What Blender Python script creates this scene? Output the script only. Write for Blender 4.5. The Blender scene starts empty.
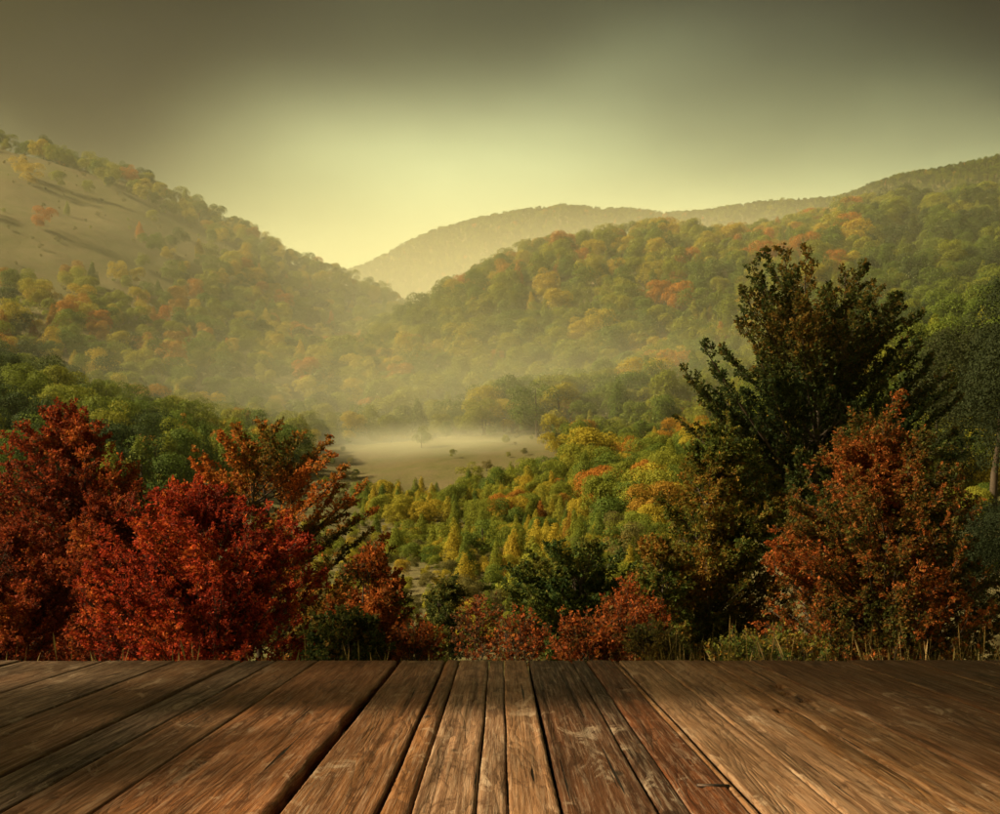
import bpy, math, random
import numpy as np
from mathutils import Vector

# ------------------------------------------------------------------ camera, sky, sun, exposure
scene = bpy.context.scene
C = scene.collection
RAD = math.radians
EYE, FPX, HORIZON = 0.9, 1072.0, 538.0          # eye height above the deck (m), focal length in picture widths/1000

cam_data = bpy.data.cameras.new('camera')
cam_data.sensor_width = 36.0
cam_data.lens = 36.0 * FPX / 1000.0
cam_data.shift_y = 0.131
cam_data.clip_start, cam_data.clip_end = 0.05, 8000.0
cam = bpy.data.objects.new('camera', cam_data)
cam.location = (0, 0, EYE)
cam.rotation_euler = (RAD(90), 0, 0)
C.objects.link(cam)
scene.camera = cam

SUN_AZ, SUN_EL = RAD(-97), RAD(35)           # azimuth from +Y towards +X
CLOUD_SEED = 3.4
world = bpy.data.worlds.new('World')
scene.world = world
world.use_nodes = True
wn, wl = world.node_tree.nodes, world.node_tree.links
wn.clear()
sky = wn.new('ShaderNodeTexSky')
sky.sky_type = 'NISHITA'
sky.sun_disc = False
sky.sun_elevation = SUN_EL
sky.sun_rotation = SUN_AZ
sky.air_density = 2.0
sky.dust_density = 6.0
sky.ozone_density = 1.0
bg = wn.new('ShaderNodeBackground')
bg.inputs['Strength'].default_value = 0.15
wo = wn.new('ShaderNodeOutputWorld')
wtint = wn.new('ShaderNodeMix'); wtint.data_type = 'RGBA'; wtint.blend_type = 'MULTIPLY'   # dusty evening air
wtint.inputs[0].default_value = 1.0; wtint.inputs[7].default_value = (1.0, 0.83, 0.38, 1)
wl.new(sky.outputs[0], wtint.inputs[6]); wl.new(wtint.outputs[2], bg.inputs['Color'])
# heavy evening cloud overhead on every side, breaking up towards the horizon
wtc = wn.new('ShaderNodeTexCoord')
wsep = wn.new('ShaderNodeSeparateXYZ'); wl.new(wtc.outputs['Generated'], wsep.inputs[0])
def wmath(op, a, b, clamp=False):
    nd = wn.new('ShaderNodeMath'); nd.operation = op; nd.use_clamp = clamp
    for i, v in enumerate((a, b)):
        if isinstance(v, (int, float)): nd.inputs[i].default_value = v
        else: wl.new(v, nd.inputs[i])
    return nd.outputs[0]
wden = wmath('ADD', wmath('MAXIMUM', wsep.outputs[2], 0.0), 0.16)
wcmb = wn.new('ShaderNodeCombineXYZ')
wl.new(wmath('DIVIDE', wsep.outputs[0], wden), wcmb.inputs[0]); wl.new(wmath('DIVIDE', wsep.outputs[1], wden), wcmb.inputs[1])
wcmb.inputs[2].default_value = CLOUD_SEED
def wnoise(scale, detail, rough):
    nd = wn.new('ShaderNodeTexNoise'); nd.inputs['Scale'].default_value = scale
    nd.inputs['Detail'].default_value = detail; nd.inputs['Roughness'].default_value = rough; nd.inputs['Distortion'].default_value = 0.15
    wl.new(wcmb.outputs[0], nd.inputs['Vector']); return nd.outputs['Fac']
wbig, wfine = wnoise(0.55, 2, .4), wnoise(2.2, 5, .5)
wshape = wmath('ADD', wmath('MULTIPLY', wmath('SUBTRACT', wbig, 0.5), 0.62), wmath('MULTIPLY', wmath('SUBTRACT', wfine, 0.5), 0.05))
wr = wn.new('ShaderNodeMapRange'); wr.interpolation_type = 'SMOOTHSTEP'
wr.inputs['From Min'].default_value = 0.22; wr.inputs['From Max'].default_value = 0.43
wl.new(wmath('ADD', wsep.outputs[2], wshape), wr.inputs['Value'])
wramp = wn.new('ShaderNodeValToRGB')
wramp.color_ramp.elements[0].position, wramp.color_ramp.elements[1].position = 0.3, 0.75
wramp.color_ramp.elements[0].color, wramp.color_ramp.elements[1].color = (0.006, 0.0055, 0.0045, 1), (0.018, 0.0165, 0.013, 1)
wl.new(wfine, wramp.inputs[0])
bgc = wn.new('ShaderNodeBackground'); bgc.inputs['Strength'].default_value = 1.0
wl.new(wramp.outputs[0], bgc.inputs['Color'])
wmix = wn.new('ShaderNodeMixShader')
wl.new(wr.outputs[0], wmix.inputs[0]); wl.new(bg.outputs[0], wmix.inputs[1]); wl.new(bgc.outputs[0], wmix.inputs[2])
wl.new(wmix.outputs[0], wo.inputs['Surface'])

sun_data = bpy.data.lights.new('sun', 'SUN')
sun_data.energy = 4.8
sun_data.angle = RAD(4.0)
sun_data.color = (1.0, 0.84, 0.52)
sun = bpy.data.objects.new('sun', sun_data)
to_sun = Vector((math.sin(SUN_AZ) * math.cos(SUN_EL), math.cos(SUN_AZ) * math.cos(SUN_EL), math.sin(SUN_EL)))
sun.rotation_euler = to_sun.to_track_quat('Z', 'Y').to_euler()
sun.location = (0, 0, 30)
C.objects.link(sun)

vs = scene.view_settings
vs.view_transform = 'Standard'
vs.look = 'None'
vs.gamma = 1.0
vs.use_curve_mapping = False
vs.exposure = 1.48
scene.render.engine = 'CYCLES'
cy = scene.cycles
cy.use_denoising = True
cy.max_bounces = 5
cy.diffuse_bounces = 2
cy.glossy_bounces = 2
cy.transmission_bounces = 3
cy.volume_bounces = 1
cy.transparent_max_bounces = 8

rng = np.random.default_rng(11)
random.seed(5)

HAZE_DENSITY = 0.00012
HAZE_ANISO = 0.75

# ------------------------------------------------------------------ helpers
def mesh_obj(name, verts, faces, mat, parent=None, smooth=False, cols=None, link=True):
    """verts (N,3), faces (M,4) or (M,3) int arrays"""
    verts = np.asarray(verts, dtype=np.float32)
    faces = np.asarray(faces, dtype=np.int32)
    me = bpy.data.meshes.new(name)
    n, k = faces.shape
    me.vertices.add(len(verts)); me.vertices.foreach_set('co', verts.ravel())
    me.loops.add(n * k); me.loops.foreach_set('vertex_index', faces.ravel())
    me.polygons.add(n)
    me.polygons.foreach_set('loop_start', np.arange(0, n * k, k, dtype=np.int32))
    if smooth:
        me.polygons.foreach_set('use_smooth', np.ones(n, dtype=bool))
    if cols is not None:
        at = me.color_attributes.new('leafcol', 'FLOAT_COLOR', 'POINT')
        c4 = np.ones((len(verts), 4), dtype=np.float32); c4[:, :3] = cols
        at.data.foreach_set('color', c4.ravel())
    me.update(calc_edges=True)
    me.validate()
    if mat: me.materials.append(mat)
    o = bpy.data.objects.new(name, me)
    if link: C.objects.link(o)
    if parent: o.parent = parent
    return o

def empty(name, loc=(0, 0, 0)):
    o = bpy.data.objects.new(name, None)
    o.empty_display_size = 0.2
    C.objects.link(o); o.location = loc
    return o

def tag(o, label=None, cat=None, group=None, kind=None):
    if label: o['label'] = label
    if cat: o['category'] = cat
    if group: o['group'] = group
    if kind: o['kind'] = kind
    return o

def box_arrays(x0, x1, y0, y1, z0, z1):
    v = [(x0,y0,z0),(x1,y0,z0),(x1,y1,z0),(x0,y1,z0),(x0,y0,z1),(x1,y0,z1),(x1,y1,z1),(x0,y1,z1)]
    f = [(0,3,2,1),(4,5,6,7),(0,1,5,4),(1,2,6,5),(2,3,7,6),(3,0,4,7)]
    return np.array(v, float), np.array(f)

def P(px, py, D):
    return np.array([(px - 500) / FPX * D, D, EYE + (HORIZON - py) / FPX * D])

def norm(v):
    return v / np.maximum(np.linalg.norm(v, axis=-1, keepdims=True), 1e-9)

# ------------------------------------------------------------------ materials
class NT:
    def __init__(s, name):
        s.m = bpy.data.materials.new(name); s.m.use_nodes = True
        s.t = s.m.node_tree; s.t.nodes.clear()
        s.out = s.t.nodes.new('ShaderNodeOutputMaterial')
    def n(s, typ, **kw):
        nd = s.t.nodes.new(typ)
        for k, v in kw.items():
            if k.startswith('i_'):
                nd.inputs[k[2:].replace('_', ' ')].default_value = v
            else: setattr(nd, k, v)
        return nd
    def l(s, a, b): s.t.links.new(a, b)
    def math(s, op, a, b=None, clamp=False):
        nd = s.t.nodes.new('ShaderNodeMath'); nd.operation = op; nd.use_clamp = clamp
        for i, v in enumerate((a, b)):
            if v is None: continue
            if isinstance(v, (int, float)): nd.inputs[i].default_value = v
            else: s.l(v, nd.inputs[i])
        return nd.outputs[0]
    def noise(s, vec, scale, detail=3, rough=.55, dist=0.0):
        nd = s.n('ShaderNodeTexNoise', i_Scale=scale, i_Detail=detail, i_Roughness=rough, i_Distortion=dist)
        if vec is not None: s.l(vec, nd.inputs['Vector'])
        return nd.outputs['Fac']
    def mapping(s, vec, scale=(1,1,1)):
        nd = s.n('ShaderNodeMapping'); nd.inputs['Scale'].default_value = scale
        s.l(vec, nd.inputs['Vector']); return nd.outputs[0]
    def ramp(s, fac, stops):
        nd = s.n('ShaderNodeValToRGB'); cr = nd.color_ramp
        while len(cr.elements) > 1: cr.elements.remove(cr.elements[-1])
        cr.elements[0].position = stops[0][0]; cr.elements[0].color = tuple(stops[0][1]) + (1,)
        for p, c in stops[1:]:
            e = cr.elements.new(p); e.color = tuple(c) + (1,)
        if fac is not None: s.l(fac, nd.inputs[0])
        return nd.outputs[0]
    def mix(s, fac, a, b, mode='MIX'):
        nd = s.n('ShaderNodeMix', data_type='RGBA', blend_type=mode)
        for sock, v in ((nd.inputs[0], fac), (nd.inputs[6], a), (nd.inputs[7], b)):
            if isinstance(v, (int, float)): sock.default_value = v
            elif isinstance(v, tuple): sock.default_value = v + (1,) if len(v) == 3 else v
            else: s.l(v, sock)
        return nd.outputs[2]
    def surf(s, sh): s.l(sh, s.out.inputs['Surface']); return s.m

def g3(v): return (v, v, v)

def leaf_shader(t, col, trans=0.45):
    d = t.n('ShaderNodeBsdfPrincipled', i_Roughness=0.7)
    d.inputs['Specular IOR Level'].default_value = 0.06
    t.l(col, d.inputs['Base Color'])
    tr = t.n('ShaderNodeBsdfTranslucent'); t.l(col, tr.inputs['Color'])
    mx = t.n('ShaderNodeMixShader', i_Fac=trans)
    t.l(d.outputs[0], mx.inputs[1]); t.l(tr.outputs[0], mx.inputs[2])
    return t.surf(mx.outputs[0])

def leaf_attr_mat():
    t = NT('autumn_leaves')
    a = t.n('ShaderNodeVertexColor', layer_name='leafcol')
    return leaf_shader(t, a.outputs['Color'], 0.42)

def crown_mat(name, c0, c1, c2):
    """far crowns: colour differs tree by tree and, a little, clump by clump"""
    t = NT(name)
    oi = t.n('ShaderNodeObjectInfo')
    geo = t.n('ShaderNodeTexCoord')
    nz = t.noise(geo.outputs['Object'], 0.55, 2)
    f = t.math('ADD', t.math('MULTIPLY', oi.outputs['Random'], 0.75), t.math('MULTIPLY', nz, 0.5))
    f = t.math('SUBTRACT', f, 0.13, True)
    col = t.ramp(f, [(0.0, c0), (0.5, c1), (1.0, c2)])
    return leaf_shader(t, col, 0.35)

def bark_mat(name, c0, c1, sc=8):
    t = NT(name)
    tc = t.n('ShaderNodeTexCoord')
    v = t.mapping(tc.outputs['Object'], (1, 1, 0.25))
    nz = t.noise(v, sc, 5, .65)
    col = t.ramp(nz, [(0.3, c0), (0.7, c1)])
    b = t.n('ShaderNodeBsdfPrincipled', i_Roughness=0.9)
    b.inputs['Specular IOR Level'].default_value = 0.1
    t.l(col, b.inputs['Base Color'])
    bp = t.n('ShaderNodeBump', i_Strength=0.5, i_Distance=0.02)
    t.l(nz, bp.inputs['Height']); t.l(bp.outputs[0], b.inputs['Normal'])
    return t.surf(b.outputs[0])

M_LEAF = leaf_attr_mat()
M_BARK = bark_mat('dark_bark', (0.025, 0.018, 0.012), (0.075, 0.055, 0.04))
M_BIRCH = bark_mat('birch_bark', (0.06, 0.045, 0.03), (0.20, 0.17, 0.14), 14)

FAM = {
    'green':  crown_mat('crown_green',  (0.060, 0.090, 0.014), (0.085, 0.115, 0.017), (0.12, 0.135, 0.018)),
    'olive':  crown_mat('crown_olive',  (0.105, 0.125, 0.015), (0.15, 0.16, 0.018), (0.19, 0.175, 0.02)),
    'yellow': crown_mat('crown_yellow', (0.20, 0.19, 0.02), (0.27, 0.21, 0.02), (0.32, 0.21, 0.02)),
    'orange': crown_mat('crown_orange', (0.21, 0.13, 0.016), (0.27, 0.125, 0.016), (0.30, 0.10, 0.016)),
    'dark':   crown_mat('crown_dark',   (0.026, 0.042, 0.012), (0.040, 0.056, 0.014), (0.058, 0.070, 0.015)),
    'deep':   crown_mat('crown_deep',   (0.016, 0.022, 0.009), (0.022, 0.028, 0.010), (0.034, 0.034, 0.011)),
    'bush':   crown_mat('crown_bush',   (0.075, 0.07, 0.018), (0.105, 0.09, 0.025), (0.13, 0.105, 0.03)),
}

def ground_mat():
    t = NT('meadow_ground')
    tc = t.n('ShaderNodeTexCoord')
    o = tc.outputs['Object']
    big = t.noise(o, 0.018, 4, .6)
    mid = t.noise(o, 0.22, 5, .65)
    fine = t.noise(o, 3.0, 4, .7)
    f = t.math('ADD', t.math('MULTIPLY', big, 0.55), t.math('MULTIPLY', mid, 0.45))
    col = t.ramp(f, [(0.32, (0.045, 0.05, 0.014)), (0.45, (0.075, 0.07, 0.024)), (0.56, (0.105, 0.08, 0.04)), (0.70, (0.065, 0.06, 0.022))])
    col = t.mix(0.35, col, t.ramp(fine, [(0.3, (0.03, 0.028, 0.01)), (0.7, (0.14, 0.11, 0.05))]))
    b = t.n('ShaderNodeBsdfPrincipled', i_Roughness=0.95)
    b.inputs['Specular IOR Level'].default_value = 0.05
    t.l(col, b.inputs['Base Color'])
    bp = t.n('ShaderNodeBump', i_Strength=0.6, i_Distance=0.5)
    t.l(mid, bp.inputs['Height']); t.l(bp.outputs[0], b.inputs['Normal'])
    return t.surf(b.outputs[0])

def wood_mat():
    t = NT('weathered_wood')
    tc = t.n('ShaderNodeTexCoord'); oi = t.n('ShaderNodeObjectInfo')
    off = t.math('MULTIPLY', oi.outputs['Random'], 37.0)
    cx = t.n('ShaderNodeCombineXYZ'); t.l(off, cx.inputs[0]); t.l(off, cx.inputs[1]); t.l(off, cx.inputs[2])
    ad = t.n('ShaderNodeVectorMath', operation='ADD'); t.l(tc.outputs['Object'], ad.inputs[0]); t.l(cx.outputs[0], ad.inputs[1])
    v = ad.outputs[0]
    # knots, and cathedral grain (height contours of a stretched noise field) bending round them
    vk = t.n('ShaderNodeTexVoronoi', i_Scale=1.0); t.l(t.mapping(v, (3.4, 1.25, 3.4)), vk.inputs['Vector'])
    kd = vk.outputs['Distance']
    knot = t.ramp(kd, [(0.035, g3(1)), (0.07, g3(0))])
    halo = t.ramp(kd, [(0.0, g3(1)), (0.30, g3(0))])
    low = t.noise(t.mapping(v, (3.6, 0.42, 3.6)), 1.0, 2.5, .5, 0.25)
    low = t.math('ADD', low, t.math('MULTIPLY', halo, 0.16))
    ring = t.math('FRACT', t.math('MULTIPLY', low, 21.0))
    grain = t.math('POWER', ring, 2.2)
    fiber = t.noise(t.mapping(v, (80, 2.6, 80)), 1.0, 4, .75)
    fiber2 = t.noise(t.mapping(v, (34, 1.1, 34)), 1.0, 5, .7)
    blot = t.noise(t.mapping(v, (6.5, 2.0, 6.5)), 1.0, 8, .75, 0.8)
    blot2 = t.noise(t.mapping(v, (2.2, 0.8, 2.2)), 1.0, 4, .6, 0.3)
    crack = t.noise(t.mapping(v, (30, 0.5, 30)), 1.0, 3, .6, 0.15)
    crk = t.ramp(crack, [(0.0, g3(1)), (0.285, g3(1)), (0.315, g3(0))])
    pits = t.noise(t.mapping(v, (48, 14, 48)), 1.0, 3, .7)
    base = oi.outputs['Color']
    dark = t.mix(1.0, base, (0.24, 0.20, 0.17), 'MULTIPLY')
    lite = t.mix(0.55, base, (0.36, 0.28, 0.20))
    c = t.mix(t.math('MULTIPLY', grain, 0.75), base, dark)
    c = t.mix(t.ramp(fiber2, [(0.40, g3(0.0)), (0.62, g3(0.8))]), c, dark)
    c = t.mix(t.ramp(fiber, [(0.48, g3(0.0)), (0.68, g3(0.6))]), c, lite)
    c = t.mix(t.ramp(fiber, [(0.32, g3(0.85)), (0.46, g3(0.0))]), c, dark)
    c = t.mix(t.ramp(blot, [(0.555, g3(0)), (0.62, g3(0.85))]), c, dark)              # old stains
    c = t.mix(t.ramp(blot, [(0.36, g3(0.85)), (0.43, g3(0))]), c, lite)                # bleached wear
    c = t.mix(t.ramp(blot2, [(0.42, g3(0)), (0.72, g3(0.55))]), c, t.mix(0.5, base, (0.10, 0.032, 0.008)))
    c = t.mix(t.ramp(pits, [(0.66, g3(0)), (0.74, g3(0.7))]), c, dark)
    c = t.mix(t.math('MULTIPLY', knot, 0.85), c, (0.02, 0.011, 0.006))
    c = t.mix(crk, c, (0.008, 0.005, 0.003))
    b = t.n('ShaderNodeBsdfPrincipled')
    t.l(c, b.inputs['Base Color'])
    t.l(t.ramp(fiber2, [(0.2, g3(0.5)), (0.8, g3(0.8))]), b.inputs['Roughness'])
    b.inputs['Specular IOR Level'].default_value = 0.12
    h = t.math('ADD', t.math('MULTIPLY', fiber, 0.5), t.math('MULTIPLY', t.math('SUBTRACT', 1.0, grain), 0.35))
    h = t.math('ADD', h, t.math('MULTIPLY', blot, 0.6))
    h = t.math('ADD', h, t.math('MULTIPLY', fiber2, 0.7))
    h = t.math('SUBTRACT', h, t.math('MULTIPLY', crk, 2.0))
    bp = t.n('ShaderNodeBump', i_Strength=1.0, i_Distance=0.010)
    t.l(h, bp.inputs['Height']); t.l(bp.outputs[0], b.inputs['Normal'])
    return t.surf(b.outputs[0])

M_GROUND = ground_mat()
M_WOOD = wood_mat()

# ------------------------------------------------------------------ terrain: one sheet in all directions
COLPX = np.array([-250, 0, 120, 250, 350, 420, 480, 520, 620, 720, 850, 1000, 1250], float)
KD = [65, 100, 130, 165, 215, 260, 320, 380, 440, 500, 600, 760, 1000, 1120, 1300, 1500, 2050]
KPY = {
    65:   [540, 550, 562, 570, 575, 575, 575, 575, 570, 562, 552, 545, 530],
    100:  [470, 495, 525, 543, 550, 552, 552, 550, 542, 528, 505, 490, 460],
    130:  [420, 450, 490, 520, 532, 537, 537, 534, 522, 505, 475, 450, 410],
    165:  [370, 408, 455, 490, 508, 513, 514, 512, 495, 472, 440, 405, 360],
    215:  [320, 370, 420, 455, 468, 466, 466, 464, 450, 428, 390, 355, 310],
    260:  [280, 335, 378, 425, 452, 450, 446, 440, 415, 388, 350, 315, 275],
    320:  [225, 275, 318, 365, 382, 378, 366, 358, 335, 315, 285, 262, 225],
    380:  [180, 215, 248, 300, 378, 330, 300, 283, 264, 258, 243, 222, 192],
    440:  [145, 172, 200, 255, 332, 334, 282, 262, 250, 250, 221, 200, 172],
    500:  [122, 150, 178, 240, 292, 325, 320, 305, 280, 270, 238, 215, 190],
    600:  [190, 220, 250, 300, 340, 370, 370, 360, 340, 330, 300, 275, 250],
    760:  [310, 310, 320, 330, 340, 340, 330, 325, 320, 315, 300, 280, 240],
    1000: [300, 290, 285, 280, 272, 240, 215, 206, 209, 205, 182, 141, 105],
    1120: [330, 320, 315, 310, 300, 285, 270, 265, 265, 260, 245, 220, 190],
    1300: [310, 300, 290, 276, 261, 242, 246, 250, 255, 255, 250, 240, 220],
    1500: [350, 350, 345, 340, 330, 320, 320, 320, 320, 320, 310, 300, 290],
    2050: [420, 420, 420, 420, 420, 420, 420, 420, 420, 420, 420, 420, 420],
}
def grid_noise(azr, rr, scale, seed):
    """smooth value noise on world XY"""
    X = np.sin(azr) * rr / scale; Y = np.cos(azr) * rr / scale
    xi, yi = np.floor(X).astype(int), np.floor(Y).astype(int)
    fx, fy = X - xi, Y - yi
    fx = fx * fx * (3 - 2 * fx); fy = fy * fy * (3 - 2 * fy)
    def h(a, b):
        n = (a * 374761393 + b * 668265263 + seed * 974634777) & 0x7fffffff
        n = ((n ^ (n >> 13)) * 1274126177) & 0x7fffffff
        return ((n ^ (n >> 16)) & 0xffff) / 65535.0
    return (h(xi, yi) * (1 - fx) + h(xi + 1, yi) * fx) * (1 - fy) + (h(xi, yi + 1) * (1 - fx) + h(xi + 1, yi + 1) * fx) * fy - .5

AZ = np.concatenate([np.arange(-180, -42, 3.0), np.arange(-42, 42, 0.3), np.arange(42, 180, 3.0)])
RR = np.unique(np.round(np.concatenate([np.linspace(0.3, 8, 8), np.geomspace(9, 150, 60), np.linspace(153, 560, 130), np.linspace(570, 2050, 110)]), 3))
def build_height():
    colaz = np.degrees(np.arctan((COLPX - 500) / FPX))
    knots_d = np.array([0, 7, 15, 30, 46] + KD, float)
    zc = np.zeros((len(COLPX), len(knots_d)))
    zc[:, :5] = [-0.62, -0.68, -1.75, -3.5, -3.9]
    for j, d in enumerate(KD):
        zc[:, 5 + j] = EYE + (HORIZON - np.array(KPY[d])) / FPX * d
    behind = np.array([-0.62, -0.7, -1.0, -1.2, -1.0, 1, 5, 8, 12, 20, 28, 38, 48, 55, 60, 66, 70, 75, 78, 80, 80, 80], float)
    azs = np.concatenate([[-180, -100], colaz, [100, 180]])
    zz = np.vstack([behind, behind, zc, behind, behind])
    Zk = np.stack([np.interp(AZ, azs, zz[:, j]) for j in range(len(knots_d))], 1)
    Zg = np.zeros((len(AZ), len(RR)))
    for i, a in enumerate(AZ):
        d = RR * max(math.cos(RAD(min(abs(a), 50))), 0.6)
        Zg[i] = np.interp(d, knots_d, Zk[i])
    # soften the kinks
    def blur(a, n, ax):
        k = np.hanning(n + 2)[1:-1]; k /= k.sum()
        pad = [(0, 0), (0, 0)]; pad[ax] = (n // 2, n // 2)
        return np.apply_along_axis(lambda v: np.convolve(v, k, 'valid'), ax, np.pad(a, pad, mode='edge'))
    far = np.clip((RR - 40) / 60, 0, 1)[None]
    Zg = Zg * (1 - far) + blur(Zg, 9, 1) * far
    Zg = blur(Zg, 9, 0)
    A, R_ = np.meshgrid(np.radians(AZ), RR, indexing='ij')
    amp = np.clip((R_ - 9) / 200, 0, 1)
    Zg += amp * (10 * grid_noise(A, R_, 75, 1) + 4.5 * grid_noise(A, R_, 31, 2) + 1.4 * grid_noise(A, R_, 12, 3))
    Zg += np.clip((R_ - 8.5) / 20, 0, 1) * 0.35 * grid_noise(A, R_, 3.1, 4)
    Zg += np.clip((R_ - 500) / 500, 0, 1) * 16 * grid_noise(A, R_, 170, 7)
    return Zg
ZG = build_height()
def ground_z(x, y):
    x = np.asarray(x, float); y = np.asarray(y, float)
    a = np.degrees(np.arctan2(x, y)); r = np.hypot(x, y)
    ia = np.clip(np.searchsorted(AZ, a) - 1, 0, len(AZ) - 2); ir = np.clip(np.searchsorted(RR, r) - 1, 0, len(RR) - 2)
    fa = np.clip((a - AZ[ia]) / (AZ[ia + 1] - AZ[ia]), 0, 1); fr = np.clip((r - RR[ir]) / (RR[ir + 1] - RR[ir]), 0, 1)
    return (ZG[ia, ir] * (1 - fa) + ZG[ia + 1, ir] * fa) * (1 - fr) + (ZG[ia, ir + 1] * (1 - fa) + ZG[ia + 1, ir + 1] * fa) * fr

def build_terrain():
    na, nr = len(AZ), len(RR)
    A, R_ = np.meshgrid(np.radians(AZ), RR, indexing='ij')
    v = np.stack([np.sin(A) * R_, np.cos(A) * R_, ZG], -1).reshape(-1, 3)
    v = np.vstack([v, [[0, 0, -0.62]]])
    i = np.arange(na)[:, None]; j = np.arange(nr - 1)[None]
    i2 = (i + 1) % na
    f = np.stack([i * nr + j, i * nr + j + 1, i2 * nr + j + 1, i2 * nr + j], -1).reshape(-1, 4)
    o = mesh_obj('terrain', v, f, M_GROUND, smooth=True)
    # close the small hole at the pole
    cv = np.vstack([v[np.arange(na) * nr], [[0, 0, -0.62]]])
    me2 = o.data
    import bmesh
    bm = bmesh.new(); bm.from_mesh(me2); bm.verts.ensure_lookup_table()
    c = bm.verts[na * nr]
    for k in range(na):
        fc = bm.faces.new((c, bm.verts[k * nr], bm.verts[((k + 1) % na) * nr])); fc.smooth = True
    bm.to_mesh(me2); bm.free()
    tag(o, 'rolling autumn hillsides, valley meadow and bank beyond the deck', kind='structure')
    return o
build_terrain()

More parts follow.
